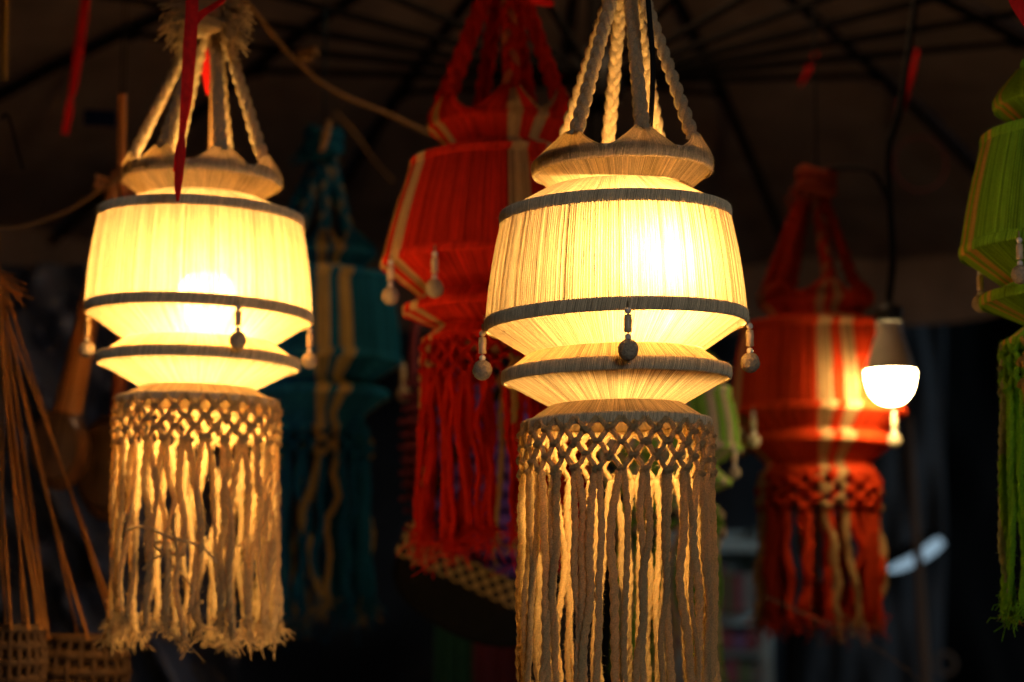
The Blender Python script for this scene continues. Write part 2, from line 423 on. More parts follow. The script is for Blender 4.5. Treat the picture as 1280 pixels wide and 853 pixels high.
# ------------------------------------------------------------------ the macrame lantern
def lantern(name, label, cx, d, prof, end, apex, straps, cf, strap_cols, tassels, group=None,
            lit=False, nstr=280, K=22, cord_r=4.4, strap_hw=10.5, tilt=(0, 0), hoop=8.5, hi=True, seed=1, net_rows=4,
            row_px=16, wander=1.0, cord_cf=None, fan_h=27, fray=26, peak_out=0.93, tas_len=62, band_col=None, knot_kind='cream', gapm=1.0, topdx=0.0):
    """prof: (R px, y px) of top ring, neck, hoop 1, hoop 2, neck 2, lower ring, neck 3, fringe ring, all as in the photo"""
    rng = np.random.default_rng(seed)
    y0 = d * math.cos(PITCH) - (426.5 - prof[3][1]) / FPX * d * math.sin(PITCH)
    x0 = (cx - 640) / FPX * (at_v(prof[3][1], y0)[1] * FPX)
    zb = at_v(end, y0)[0]
    root = thing(name, label, 'lantern', (x0, y0, zb), group)
    def z_of(py): return at_v(py, y0)[0] - zb
    def m_of(px, py): return px * at_v(py, y0)[1]
    pts = [(m_of(R, y), z_of(y)) for R, y in prof]
    u = at_v(prof[3][1], y0)[1]                   # metres per photo pixel
    top, nk, h1, h2, nk2, lr, nk3, fr = pts
    mat = M['shade'] if lit else M['yarn']
    hh = hoop * u
    cf_band = cf if band_col is None else (lambda t: band_col)
    sec = [('top_cone', (top[0] - .2 * hh, top[1] - hh * .7), nk, 6, 0), ('shoulder', nk, (h1[0], h1[1] + hh * .5), 6, 0.0),
           ('drum', (h1[0], h1[1] - hh * .4), (h2[0], h2[1] + hh * .4), 10, m_of(2.5, prof[3][1])), ('under_cone', (h2[0], h2[1] - hh * .5), nk2, 7, 0),
           ('lower_ring_top', nk2, (lr[0], lr[1] + hh * .4), 5, 0), ('lower_ring_bottom', (lr[0], lr[1] - hh * .5), nk3, 7, 0),
           ('fringe_cap', nk3, (fr[0], fr[1] + hh * .3), 5, 0)]
    for nm, a, b, rows, bl in sec:
        mb = MB(); amp = (0.9 if nm == 'drum' else 0.7) * u
        tl = tilt if nm in ('drum', 'under_cone') else (tilt[0] * .6, tilt[1] * .6)
        pr = lerp_prof((a, b), rows, bl)
        yarn_skin(mb, pr, nstr, amp, cf, rng, tilt=tl, gap=gapm, tone=0.16 if nm == 'drum' else 0.15)
        if hi:                                      # loose fibres along the silhouette
            m = 900 if nm == 'drum' else 420
            tt = rng.uniform(0, 1, m); th = rng.uniform(0, 2 * PI, m)
            rr = np.interp(tt, np.linspace(0, 1, rows), pr[:, 0]); zz = np.interp(tt, np.linspace(0, 1, rows), pr[:, 1])
            Nn = np.stack([np.sin(th), -np.cos(th), 0 * th], -1)
            Pp = Nn * rr[:, None]; Pp[:, 2] = zz + tl[0] * Pp[:, 0] + tl[1] * Pp[:, 1]
            mb.fibres(Pp, Nn, 3.0 * u, 0.12 * u, cf(3.0), rng)
        so = mb.build(nm, M['dense'] if lit and nm in ('top_cone', 'fringe_cap', 'lower_ring_top') else mat, root)
        if nm == 'top_cone': so.location.x = topdx * u
    for (R, z), hs, nm, tl in ((top, 1.05, 'top_hoop', .6), (h1, 1, 'hoop_band', .8), (h2, 1, 'hoop_band', 1), (lr, 1, 'hoop_band', .7), (fr, .8, 'fringe_hoop', .6)):
        mb = MB()
        yarn_skin(mb, hoop_prof(R, z, hh * hs, 3.2 * u), int(nstr * 1.35), .55 * u, cf_band, rng, tilt=(tilt[0] * tl, tilt[1] * tl), gap=0, lean=2.0, tone=.1)
        if hi:
            m = 500; th = rng.uniform(0, 2 * PI, m); Nn = np.stack([np.sin(th), -np.cos(th), 0 * th], -1)
            Pp = Nn * (R + 2 * u); Pp[:, 2] = z + rng.uniform(-1, 1, m) * hh * hs + tilt[0] * tl * Pp[:, 0]
            mb.fibres(Pp, Nn + [0, 0, .5], 3.5 * u, .14 * u, cf_band(3.0), rng)
        so = mb.build(nm, M['band'], root)
        if nm == 'top_hoop': so.location.x = topdx * u
    # straps and the fans of yarn that tie them to the top hoop
    ax, ay = apex
    za, ua = at_v(ay, y0)
    apx = np.array([(ax - cx) * ua - topdx * u, 0, za - zb])
    angs = sorted([R_(a) for a in straps]); na = len(angs)
    for i, a in enumerate(angs):
        lo = (angs[i - 1] - (2 * PI if i == 0 else 0) + a) / 2
        hi_ = (angs[(i + 1) % na] + (2 * PI if i == na - 1 else 0) + a) / 2
        zt = top[1] + hh * .55
        pk = np.array([math.sin(a) * top[0] * peak_out, -math.cos(a) * top[0] * peak_out, zt + fan_h * u + tilt[0] * .6 * math.sin(a) * top[0]])
        nf = max(int(nstr * .8 * (hi_ - lo) / (2 * PI)), 10)
        th = np.repeat(np.linspace(lo, hi_, nf), 3); rows = 9; V = np.linspace(0, 1, rows)
        col = strand_cols(np.linspace(lo, hi_, nf) % (2 * PI), cf, rng, .14); col = np.repeat(col, 3, 0); col[::3] *= .75
        bump = np.tile([-.9, .5, .9], nf) * u * .9
        P = np.zeros((rows, nf * 3, 3))
        rad = np.stack([np.sin(th), -np.cos(th), 0 * th], -1)
        sp = (th - a) / (hi_ - lo); tang = np.array([math.cos(a), math.sin(a), 0])
        for r, v in enumerate(V):
            w_ = max(0.0, (v - .2) / .8); hz = (min(v / .2, 1) * 1.5 - .75) * hh
            R0 = top[0] + 2.4 * u + bump * (1 - .6 * v) - (1.2 * u if v in (V[0],) else 0)
            b0 = rad * R0[:, None]; b0[:, 2] = top[1] + hz + tilt[0] * .6 * b0[:, 0]
            t1 = pk[None] + tang[None] * (sp * strap_hw * 1.7 * u)[:, None] + rad * 1.5 * u
            P[r] = b0 * (1 - w_) + t1 * w_
            P[r, :, 2] = b0[:, 2] + (t1[:, 2] - b0[:, 2]) * w_ ** (1.15 + 1.3 * np.abs(sp))
            P[r] += rad * (math.sin(PI * w_) * 2.2 * u) + rad * (math.sin(PI * w_) * 8 * u * np.abs(sp))[:, None]
        mb = MB(); mb.grid(P, False, np.repeat(col[None], rows, 0))
        mb.build('strap_fan', M['cord'], root).location.x = topdx * u
        mb = MB()
        side = np.array([math.sin(a), -math.cos(a), 0]) * 5.5 * u
        sc_ = strap_cols(a) if callable(strap_cols) else strap_cols
        braid(mb, pk - np.array([0, 0, 8 * u]) - side * .35, apx + side, strap_hw * u, rng, sc_, 8 if hi else 6)
        mb.build('strap', M['cord'], root).location.x = topdx * u
    # net of knots and the fringe that hangs from it: every cord runs through both
    ccf = cord_cf or cf
    h = PI / K; Rn = fr[0] + 1.0 * u
    zs = fr[1] - hh * .5
    rows_z = [zs - (9 + row_px * m) * u for m in range(net_rows)]
    cr = cord_r * u
    for j in range(2 * K):
        c0 = (j + .5) * h; s = 1 if j % 2 == 0 else -1
        kp = [(c0 - s * h * .46, zs + 5 * u, Rn - .5 * u)]
        for m, zz in enumerate(rows_z):
            kp.append((c0 + s * (-1) ** m * h * .36, zz, Rn + .6 * u))
        kp = np.array(kp); q = np.linspace(0, len(kp) - 1, 10 * net_rows + 1)
        A = np.interp(q, np.arange(len(kp)), kp[:, 0]); Zq = np.interp(q, np.arange(len(kp)), kp[:, 1]); Rq = np.interp(q, np.arange(len(kp)), kp[:, 2])
        A = np.convolve(np.pad(A, 2, mode='edge'), [.1, .2, .4, .2, .1], 'valid')
        net = np.stack([Rq * np.sin(A), -Rq * np.cos(A), Zq], -1)
        last = net[-1]; ang = A[-1]
        fl = last[2] - rng.uniform(-.06, .09) * last[2]
        nfr = max(int(fl / (2.6 * u if hi else 6 * u)), 20); t = np.linspace(0, 1, nfr + 1)[1:]
        wn = wander * u
        dx = smooth_noise(nfr, 3.2 * wn, rng) * np.minimum(t * 3, 1) + rng.normal(0, 7.0) * wn * t ** .7 + math.sin(j * 2.1 + seed) * 4 * wn * np.minimum(t * 2.5, 1)
        dr = smooth_noise(nfr, 2.4 * wn, rng) * np.minimum(t * 3, 1) + rng.normal(2.0, 3.0) * wn * t
        # bottom: settle inward/outward and curl
        a2 = ang + (c0 - ang) * np.minimum(t * 6, 1)
        rr = Rn - 1.2 * u + dr
        fx = np.stack([rr * np.sin(a2) + dx * np.cos(a2), -rr * np.cos(a2) + dx * np.sin(a2), last[2] - fl * t], -1)
        path = np.vstack([net, fx])
        rad = np.full(len(path), cr); rad[:len(net)] *= .78; rad[len(net):] *= 1.03
        rad[len(net):] *= rng.uniform(.86, 1.14) * (1 + .16 * rng.normal(size=nfr).cumsum() / np.sqrt(nfr))
        rad[-max(nfr // 14, 2):] *= np.linspace(1, .5, max(nfr // 14, 2))
        col = np.array(ccf(c0)) * rng.uniform(.82, 1.1)
        mb = MB(); mb.tube(path, rad, 12 if hi else 6, 3, rng.uniform(115, 175) * (1083 * u) ** -1, .20, col, phase=rng.uniform(0, 6))
        # frayed end
        base = path[-max(nfr // 18, 2)]
        for k in range(22 if hi else 12):
            L_ = fray * u * rng.uniform(.5, 1.35); n = 7; tt = np.linspace(0, 1, n)[:, None]
            dr_ = np.array([rng.normal(0, .26), rng.normal(0, .26), -1.0]); dr_ /= np.linalg.norm(dr_)
            cv = rng.normal(0, .34, 3) * L_
            p = base + rng.normal(0, .4, 3) * cr * [1, 1, .2] + dr_ * L_ * tt + cv * tt ** 2 + np.sin(tt * rng.uniform(5, 14)) * rng.normal(0, .15, 3) * L_
            mb.tube(p, cr * np.linspace(.22, .10, n), 4, col=col, cap=False)
        if hi:
            m = 280; ii = rng.integers(4, len(path), m); nn = rng.normal(size=(m, 3)) * [1, 1, .4]; nn /= np.linalg.norm(nn, axis=1)[:, None]
            mb.fibres(path[ii] + nn * cr * .95, nn, 4.6 * u, .22 * u, col, rng)
        mb.build('macrame_cord', M['cord'], root)
    km = {}
    for m, zz in enumerate(rows_z):
        for k in range(K):
            a = (2 * k + (1 if m % 2 == 0 else 2)) * h      # where neighbouring cords meet
            col = tuple(np.round(np.array(ccf(a)) * .95, 3))
            me = knot_mesh((knot_kind, col), M['cord'], col)
            o = link('knot', me, root)
            jz = rng.normal(0, 1.5) * u
            o.location = ((Rn + 2 * u) * math.sin(a), -(Rn + 2 * u) * math.cos(a), zz + jz)
            o.rotation_euler = (rng.normal(0, .2), rng.normal(0, .4), a)
            s_ = 6.0 * u * (K and (22 / K) ** .5) * rng.uniform(.78, 1.2); o.scale = (s_, s_, s_ * .92)
    # bead tassels round the widest hoop
    for a in tassels:
        a = R_(a); Rt = h2[0] + 4 * u
        b0 = np.array([math.sin(a) * Rt, -math.cos(a) * Rt, h2[1] + tilt[0] * math.sin(a) * Rt - 2 * u])
        mb = MB(); ln = tas_len * u
        mb.tube(polyline([b0 + [0, 0, 4 * u], b0 - [0, 0, ln * .5], b0 - [0, 0, ln * .95]], 6), .9 * u, 5, col=CREAM * .8)
        ts = mb.build('tassel', M['cord'], root)
        k = tas_len / 62
        mb = MB(); mb.ball(b0 - [0, 0, 8 * k * u], 4.2 * k * u, 12, 9); mb.build('bead', M['white_bead'], ts)
        mb = MB(); mb.lathe([(.8 * u, -12 * k * u), (4.4 * k * u, -13 * k * u), (5.0 * k * u, -20 * k * u), (4.6 * k * u, -27 * k * u), (5 * k * u, -33 * k * u), (.8 * u, -34 * k * u)], 12, b0); mb.build('tube_bead', M['bead'], ts)
        mb = MB(); mb.ball(b0 - [0, 0, 39 * k * u], 4.2 * k * u, 12, 9); mb.build('bead', M['white_bead'], ts)
        mb = MB(); pc = b0 - [0, 0, 54 * k * u]; pr_ = 12 * k * u
        mb.ball(pc, pr_, 30, 22, (1, 1, 1.05), .03, rng=rng); mb.build('pompom', M['felt'], ts)
    return root, u, pts, (x0, y0, zb)

def light_bulb(label, px, py, d, s, mat, rot=(0, 0, 0)):
    p = at(px, py, d)
    root = thing('light_bulb', label, 'light bulb', p)
    mb = MB(); t = np.linspace(0, PI * .80, 16)
    mb.lathe([(max(.0008, s * math.sin(a)), -s * math.cos(a)) for a in t], 24); mb.build('glass_dome', mat, root)
    mb = MB(); z1 = -s * math.cos(PI * .80); r1 = s * math.sin(PI * .80)
    mb.lathe([(r1 * 1.01, z1), (r1 * .8, z1 + s * .5), (s * .42, z1 + s * .9), (s * .4, z1 + s * 1.3)], 24); mb.build('neck', M['plastic_white'], root)
    mb = MB(); mb.lathe([(s * .48, z1 + s * 1.28), (s * .5, z1 + s * 1.3), (s * .5, z1 + s * 2.2), (s * .2, z1 + s * 2.4), (.001, z1 + s * 2.45)], 20); mb.build('socket', M['plastic_black'], root)
    root.rotation_euler = rot
    return root, root.rotation_euler.to_matrix() @ Vector((0, 0, z1 + s * 2.4))

def cable(name, label, pts, r, mat, cat='cable'):
    mb = MB(); mb.tube(polyline(pts, 40), r, 8)
    return tag(mb.build(name, mat), label, cat)

def cream(t): return CREAM
def cord_cream(t): return CORD
MAIN = [(111, 211), (86, 237), (143, 272), (163, 403), (109, 442), (142, 470), (83, 507), (117, 532)]

# ---- the two lit cream lanterns
lantern('macrame_lantern', 'large glowing cream yarn lantern in sharp focus, nearest the camera', 770, 2.46, MAIN, 897, (785, -55),
        [-37, 11, 57, 146, 189, 233], cream, [CREAM * .9], [2, -88, 90, 181], 'lit cream lanterns', lit=True, tilt=(0.030, 0.0), seed=3,
        gapm=.06, nstr=310, cord_cf=cord_cream, K=26, cord_r=3.9, topdx=9, strap_hw=10.2, wander=1.15)
LEFT = [(97, 226), (73, 249), (126, 274), (140, 393), (92, 428), (125, 453), (70, 486), (99, 504)]
left_lantern = lantern('macrame_lantern', 'slightly blurred glowing cream lantern with red ribbon tied above it', 249, 2.84, LEFT, 788, (258, 5),
        [-66, -25, 23, 66, 165, 215], cream, [CREAM * .9], [-97, 27, 112, 200], 'lit cream lanterns', lit=True, tilt=(-0.035, 0.0), seed=8,
        gapm=.35, nstr=280, cord_cf=cord_cream, K=26, cord_r=3.5, strap_hw=9.6, hoop=7, row_px=13, wander=1.25, fray=18, fan_h=24, tas_len=52)

# strands that have worked loose from the left fringe
def loose_strands(res, seed):
    root, u, pts, _ = res; rng = np.random.default_rng(seed); Rf = pts[-1][0]
    for k in range(11):
        a = rng.uniform(-1.4, 1.4); z = rng.uniform(8, 130) * u; n = 26; t = np.linspace(0, 1, n)
        L_ = rng.uniform(30, 80) * u; hd = rng.uniform(-1, 1)
        x = hd * L_ * t * .7 + rng.uniform(4, 11) * u * np.sin(2 * PI * (t * rng.uniform(.6, 1.8) + rng.uniform()))
        zz = z - L_ * t * rng.uniform(.1, .9) + rng.uniform(4, 12) * u * np.cos(2 * PI * (t * rng.uniform(.6, 1.6) + rng.uniform()))
        A = a + x / Rf; rr = Rf + 5 * u + rng.normal(0, 2) * u + 3 * u * np.sin(5 * t + k)
        mb = MB(); mb.tube(np.stack([rr * np.sin(A), -rr * np.cos(A), np.maximum(zz, -22 * u)], -1), rng.uniform(1.2, 2.6) * u, 6, 2, 300, .15, CORD * rng.uniform(.8, 1.05))
        mb.build('loose_strand', M['cord'], root)
    t = np.linspace(0, 1, 40); A = -.75 + 1.15 * t
    mb = MB(); mb.tube(np.stack([(Rf + 6 * u) * np.sin(A), -(Rf + 6 * u) * np.cos(A), 118 * u - 22 * u * t ** 4 * 2 + 5 * u * np.sin(8 * t)], -1), 2.0 * u, 6, 2, 300, .15, CREAM * .95)
    mb.build('loose_strand', M['cord'], root)
loose_strands(left_lantern, 5)
# bulbs inside them
b1, zt1 = light_bulb('lit bulb shining inside the sharp near cream lantern', 811, 335, 2.378, 0.034, M['bulb'], (-.5, -.3, 0))
b2, zt2 = light_bulb('lit bulb shining inside the blurred left cream lantern', 258, 374, 2.785, 0.040, M['bulb'])
cable('power_cable', 'thin black cable running down into the sharp near cream lantern',
      [b1.location + zt1, at(806, 200, 2.44), at(816, 100, 2.42), at(811, 10, 2.42), at(800, -120, 2.45)], 0.0030, M['cable'])
cable('power_cable', 'thin pale cable running down into the left cream lantern',
      [b2.location + zt2, at(263, 230, 2.9), at(264, 150, 2.9), at(266, 60, 2.88), at(268, -60, 2.86)], 0.0034, M['rope'])

# ---- dyed lanterns
def striped(base, stripe, centers, off, half, jit=0.0, mid=None):
    base = np.array(base); stripe = np.array(stripe)
    def f(t):
        dg = math.degrees(t)
        for c in centers:
            for o in off:
                x = (dg - c - o + 180) % 360 - 180
                if abs(x) < half: return stripe
        return base
    return f
RED = (0.60, 0.045, 0.010); STR = (0.66, 0.44, 0.19)
def straps_two(base, stripe):
    b = np.array(base); m_ = b * .55 + np.array(stripe) * .45
    return lambda a: [b * .95, b * .85, m_ * .9 if math.cos(a - .1) > .8 else b]

red_cf = striped((0.72, 0.034, 0.012), STR, [17, 107, 197, 287], (-10.5, 10.5), 5.2)
red_cords = striped((0.72, 0.034, 0.012), STR, [17, 107, 197, 287], (-10.5, 10.5), 3.2)
RED1 = [(95, 160), (73, 187), (118, 208), (154, 332), (106, 372), (127, 390), (88, 412), (102, 428)]
lantern('macrame_lantern', 'unlit red lantern with cream stripes, hanging between the two lit lanterns', 632, 3.08, RED1, 672, (632, -60),
        [-54, 5, 48, 158, 204, 262], red_cf, straps_two((0.72, 0.034, 0.012), STR), [-62, -32, 118, 200], 'unlit striped lanterns', cord_cf=red_cords, tilt=(0.0, 0.0), seed=21,
        nstr=220, K=26, cord_r=4.3, strap_hw=12, hi=False, hoop=6, net_rows=4, row_px=12, wander=1.3, fray=30, fan_h=30, tas_len=55)
far_cf = striped((0.66, 0.055, 0.012), (0.58, 0.34, 0.15), [5, 95, 185, 275], (-8.5, 8.5), 5.0)
RED2 = [(69, 378), (54, 396), (92, 412), (108, 517), (84, 541), (93, 553), (64, 580), (71, 594)]
lantern('macrame_lantern', 'small blurred red lantern with cream stripes behind the bare hanging bulb', 1022, 3.72, RED2, 772, (1021, 222),
        [-52, 8, 44, 150, 205, 262], far_cf, straps_two(RED, STR), [-52, 47, 130, 230], 'unlit striped lanterns', seed=31,
        nstr=180, K=17, cord_r=5.0, strap_hw=9, hi=False, hoop=6, net_rows=4, row_px=10, wander=1.2, fray=22, fan_h=18, tas_len=44)
BLUE = (0.018, 0.17, 0.31); BSTR = (0.60, 0.42, 0.15)
blue_cf = striped(BLUE, BSTR, [16, 106, 196, 286], (-8.5, 8.5), 5.2)
BLU = [(70, 318), (54, 336), (90, 352), (104, 452), (70, 478), (88, 494), (58, 520), (62, 538)]
lantern('macrame_lantern', 'blurred dark teal blue lantern with tan stripes, right behind the left lit lantern', 397, 3.92, BLU, 760, (405, 185),
        [-50, -20, 10, 40, 150, 215], blue_cf, straps_two(BLUE, BSTR), [-60, 85, 175], 'unlit striped lanterns', seed=41,
        nstr=180, K=17, cord_r=4.6, strap_hw=9, hi=False, hoop=6, net_rows=3, row_px=11, wander=1.6, fray=24, fan_h=18, tas_len=46)
GREEN = (0.26, 0.52, 0.03); GSTR = (0.66, 0.42, 0.09)
green_cf = striped(GREEN, GSTR, [-86, 4, 94, 184], (-5, 5.5), 2.8)
def green_cords(t):
    k = int(t * 22 / PI) % 7
    return np.array(GSTR) if k in (1,) else (np.array([.42, .46, .26]) if k == 4 else np.array(GREEN) * 1.15)
GRN = [(113, 128), (86, 155), (131, 174), (162, 312), (108, 356), (139, 374), (84, 404), (114, 430)]
lantern('macrame_lantern', 'bright green lantern with orange stripes cut off by the right frame edge', 1366, 2.62, GRN, 760, (1372, -120),
        [-60, -20, 20, 60, 150, 215], green_cf, straps_two(GREEN, GREEN), [-46, 44, 134, 224], 'unlit striped lanterns', seed=51, cord_cf=green_cords,
        nstr=230, K=22, cord_r=4.6, strap_hw=10, hi=True, hoop=7, row_px=15, wander=1.2, fray=18, tas_len=56)
G2 = (0.26, 0.46, 0.06)
g2_cf = striped(G2, (0.55, 0.42, 0.28), [0, 45, 90, 135, 180, 225, 270, 315], (-9, 9), 5)
SC = .55
GR2 = [(62, 461), (47, 473), (79, 490), (91, 562), (60, 584), (78, 604), (46, 622), (62, 636)]
lantern('macrame_lantern', 'pale green striped lantern mostly hidden behind the sharp near cream lantern', 834, 3.5, GR2, 850, (834, 370),
        [-50, 10, 70, 160, 230], g2_cf, [np.array(G2)], [-60, 56, 150], 'unlit striped lanterns', seed=61,
        nstr=150, K=15, cord_r=3.0, strap_hw=6, hi=False, hoop=5, net_rows=3, row_px=9, fray=16, fan_h=14, tas_len=36)

# hanging lines of the ones whose top is in view
for px, py, d, lab in ((1021, 214, 3.72, 'thin dark line holding up the blurred far red lantern'), (405, 180, 3.92, 'thin dark line holding up the dark teal lantern'),):
    p = at(px, py, d); cable('hanging_line', lab, [p, (p.x, p.y, under_canopy(p.x, p.y))], 0.0022, M['cable'], 'line')
# wooden peg in the teal lantern's loop, wire tie on the far red one
mb = MB(); mb.tube(polyline([at(401, 190, 3.86), at(412, 150, 3.88)], 6), [.005, .007, .008, .008, .006, .004], 8)
tag(mb.build('wooden_peg', M['rope']), 'small wooden peg through the loop of the dark teal lantern', 'peg')

# ---- bare bulb on the right
bb, zb_ = None, None
def bare_bulb():
    d = 3.53; s = 0.0475
    p = at(1113, 466, d); root = thing('light_bulb', 'bare white glowing bulb hanging before the far red lantern', 'light bulb', p)
    px = d / FPX * .9
    mb = MB(); t = np.linspace(0, PI / 2, 12)
    mb.lathe([(max(.0008, 35 * px * math.sin(a) ** .8), -45 * px * math.cos(a)) for a in t] + [(35 * px, 2 * px)], 28); mb.build('glass_dome', M['bulb2'], root)
    mb = MB(); mb.lathe([(35.4 * px, 2 * px), (35 * px, 5 * px), (31 * px, 18 * px), (25 * px, 36 * px), (20 * px, 52 * px), (18.5 * px, 56 * px), (18.5 * px, 70 * px)], 28); mb.build('heat_sink', M['plastic_white'], root)
    mb = MB(); mb.lathe([(17 * px, 70 * px), (19 * px, 72 * px), (19.5 * px, 90 * px), (12 * px, 94 * px), (4 * px, 100 * px)], 24); mb.build('socket', M['plastic_black'], root)
    top = p + Vector((0, 0, 98 * px))
    cable('power_cable', 'dark twisted cable from which the bare bulb hangs', [top, at(1116, 320, d), at(1112, 250, d), at(1111, 185, d), at(1118, 160, d), at(1128, 120, d), at(1150, -40, d + .1)], 0.0058, M['cable'])
    cable('power_cable', 'dark cable loop branching off beside the bare bulb cable', [at(1113, 258, d + .02), at(1098, 225, d + .02), at(1085, 213, d + .03), at(1055, 210, d + .1), at(1030, 212, 3.72)], 0.004, M['cable'])
bare_bulb()

# ------------------------------------------------------------------ ribbons, ropes, little hanging things
def ribbon(label, pts, wds, twist=0.0, group=None):
    c = polyline(pts, 26); n = len(c); s = np.linspace(0, 1, n)
    wd = np.interp(s, np.linspace(0, 1, len(wds)), wds) / 2
    t = np.gradient(c, axis=0); t /= np.linalg.norm(t, axis=1)[:, None]
    side = np.cross(t, [0, 1, 0]); side /= np.linalg.norm(side, axis=1)[:, None]; nrm = np.cross(side, t)
    an = twist * s * 2 * PI
    sd = side * np.cos(an)[:, None] + nrm * np.sin(an)[:, None]; nr = np.cross(sd, t)
    rows = []
    for u_, b in ((-1, 0), (-.5, .35), (0, -.15), (.5, .35), (1, 0)):
        rows.append(c + sd * (wd * u_)[:, None] + nr * (wd * b)[:, None])
    P = np.stack(rows, 1); mb = MB(); th = .0005
    mb.grid(np.concatenate([P + nr[:, None] * th, (P - nr[:, None] * th)[:, ::-1]], 1), True)
    return tag(mb.build('red_ribbon', M['ribbon']), label, 'ribbon', group)
g = 'red plastic ribbons'
k = 2.6 / FPX
ribbon('sharp red ribbon hanging before the straps of the left cream lantern', [at(240, -30, 2.62), at(240, 10, 2.62), at(237, 60, 2.62), at(233, 120, 2.62), at(227, 172, 2.62)], [15 * k, 16 * k, 17 * k, 15 * k, 7 * k], .08, g)
ribbon('short forked tail end of red ribbon before the left lantern top', [at(227, 166, 2.618), at(226, 195, 2.615), at(223, 225, 2.615), at(222, 252, 2.615)], [7 * k, 12 * k, 11 * k, 4 * k], .05, g)
ribbon('narrow red ribbon tail beside the forked one before the left lantern', [at(228, 166, 2.622), at(222, 185, 2.622), at(218, 215, 2.622)], [4 * k, 5 * k, 4 * k], .1, g)
ribbon('slanting red ribbon running up to the right above the left lantern', [at(241, 32, 2.63), at(252, 18, 2.63), at(275, 2, 2.64), at(300, -25, 2.66)], [9 * k, 12 * k, 14 * k, 12 * k], .2, g)
ribbon('dark red ribbon glimpsed behind the straps of the left lantern', [at(248, 40, 2.98), at(255, 75, 2.98), at(262, 118, 2.98)], [14 * k, 16 * k, 10 * k], .1, g)
ribbon('blurred red ribbon hanging at the far left under the umbrella', [at(110, -30, 3.7), at(104, 20, 3.7), at(97, 70, 3.7), at(91, 112, 3.7), at(88, 122, 3.7), at(86, 140, 3.7), at(81, 168, 3.7)], [14 * k, 17 * k, 18 * k, 14 * k, 8 * k, 17 * k, 15 * k], .12, g)
ribbon('dim red ribbon tied to the umbrella rib above the bare bulb', [at(1147, 62, 4.1), at(1140, 95, 4.1), at(1128, 128, 4.1), at(1120, 158, 4.1)], [7 * k, 14 * k, 20 * k, 9 * k], .1, g)
ribbon('faint small red ribbon tied to the umbrella above the far red lantern', [at(1020, 66, 4.6), at(1012, 85, 4.6), at(1000, 108, 4.6)], [8 * k, 14 * k, 9 * k], .1, g)
ribbon('glossy red ribbon at the upper right corner above the green lantern', [at(1262, -20, 2.5), at(1272, 5, 2.5), at(1290, 40, 2.5)], [14 * k, 20 * k, 16 * k], .1, g)
ribbon('red ribbon bow end above the straps of the middle red lantern', [at(655, -16, 3.0), at(675, -2, 3.0), at(692, 6, 3.0)], [20 * k, 26 * k, 10 * k], .1, g)
mb = MB(); t = np.linspace(0, 2 * PI, 40); c0 = at(1150, 205, 4.3); q = 4.3 / FPX
mb.tube(np.c_[c0.x + 33 * q * np.cos(t), np.full(40, c0.y), c0.z + 34 * q * np.sin(t)], .0016, 6)
tag(mb.build('red_wire_loop', M['maroon_cloth']), 'faint red loop of wire hanging right of the bulb cable', 'wire')

def rope(label, pts, r, mat=None):
    mb = MB(); c = polyline(pts, 90); mb.tube(c, r, 9, 3, 2.2 / r / 2.2, .22)
    return tag(mb.build('rope', mat or M['rope']), label, 'rope', 'ropes under the umbrella')
rope('pale rope sagging from the left edge to the wooden stick', [at(-30, 282, 3.3), at(20, 285, 3.3), at(75, 268, 3.28), at(120, 242, 3.26), at(148, 222, 3.25)], .0028)
rope('knotted brown rope slanting down from the left lantern towards the red one', [at(300, -5, 3.35), at(330, 30, 3.38), at(365, 72, 3.4), at(400, 103, 3.42), at(440, 125, 3.45), at(490, 145, 3.5), at(540, 170, 3.55)], .0038)
rope('thin dim string slanting down behind the knotted rope', [at(418, 140, 4.4), at(445, 170, 4.4), at(470, 205, 4.4), at(492, 228, 4.4)], .004)
mb = MB(); p = at(380, 70, 3.38); mb.ball(p, .012, 12, 9, (1.3, 1, .8), .12); mb.ball(p + Vector((.013, 0, .007)), .009, 10, 8, (1.2, 1, .9), .12)
tag(mb.build('rope_knot', M['rope']), 'lumpy knot on the brown rope above the teal lantern', 'knot')

# frayed knot above the left cream lantern
def frayed_knot():
    rng = np.random.default_rng(77); d = 2.80; c0 = np.array(at(258, 18, d)); u = d / FPX
    root = thing('frayed_knot', 'thick frayed cream cord knot at the top of the left lantern straps', 'knot', tuple(c0))
    mb = MB()
    for k in range(3):
        t = np.linspace(0, 2 * PI * .9, 26)
        p = np.c_[20 * u * np.cos(t + k), 16 * u * np.sin(t + k), (k - 1) * 13 * u + 4 * u * np.sin(2 * t)]
        mb.tube(p, 9.5 * u, 8, 3, 500, .14, CREAM * .9)
    mb.build('wound_cord', M['cord'], root)
    for sx, n in ((1, 150), (-1, 130)):
        mb = MB()
        for k in range(n):
            L_ = rng.uniform(26, 52) * u; tt = np.linspace(0, 1, 9)[:, None]
            b = np.array([sx * 12 * u, rng.normal(0, 8) * u, rng.uniform(-14, 22) * u])
            dr = np.array([sx * rng.uniform(.5, 1.1), rng.normal(0, .4), rng.uniform(-.9, .35)]); dr /= np.linalg.norm(dr)
            p = b + dr * L_ * tt + np.array([0, 0, -12 * u]) * tt ** 2 + np.sin(tt * rng.uniform(5, 14) + rng.uniform(0, 6)) * rng.normal(0, 3.2, 3) * u
            mb.tube(p, np.linspace(1.5, .8, 9) * u, 5, col=CREAM * rng.uniform(.75, 1.0), cap=False)
        o = mb.build('frayed_end', M['cord'], root); o['kind'] = 'stuff'
    # the cord goes on up to the umbrella
    mb = MB(); mb.tube(polyline([(0, 0, 0), (.01, 0, .12), (.0, 0, .3)], 20), 9 * u, 8, 3, 300, .15, CREAM * .85); mb.build('hanging_cord', M['cord'], root)
frayed_knot()
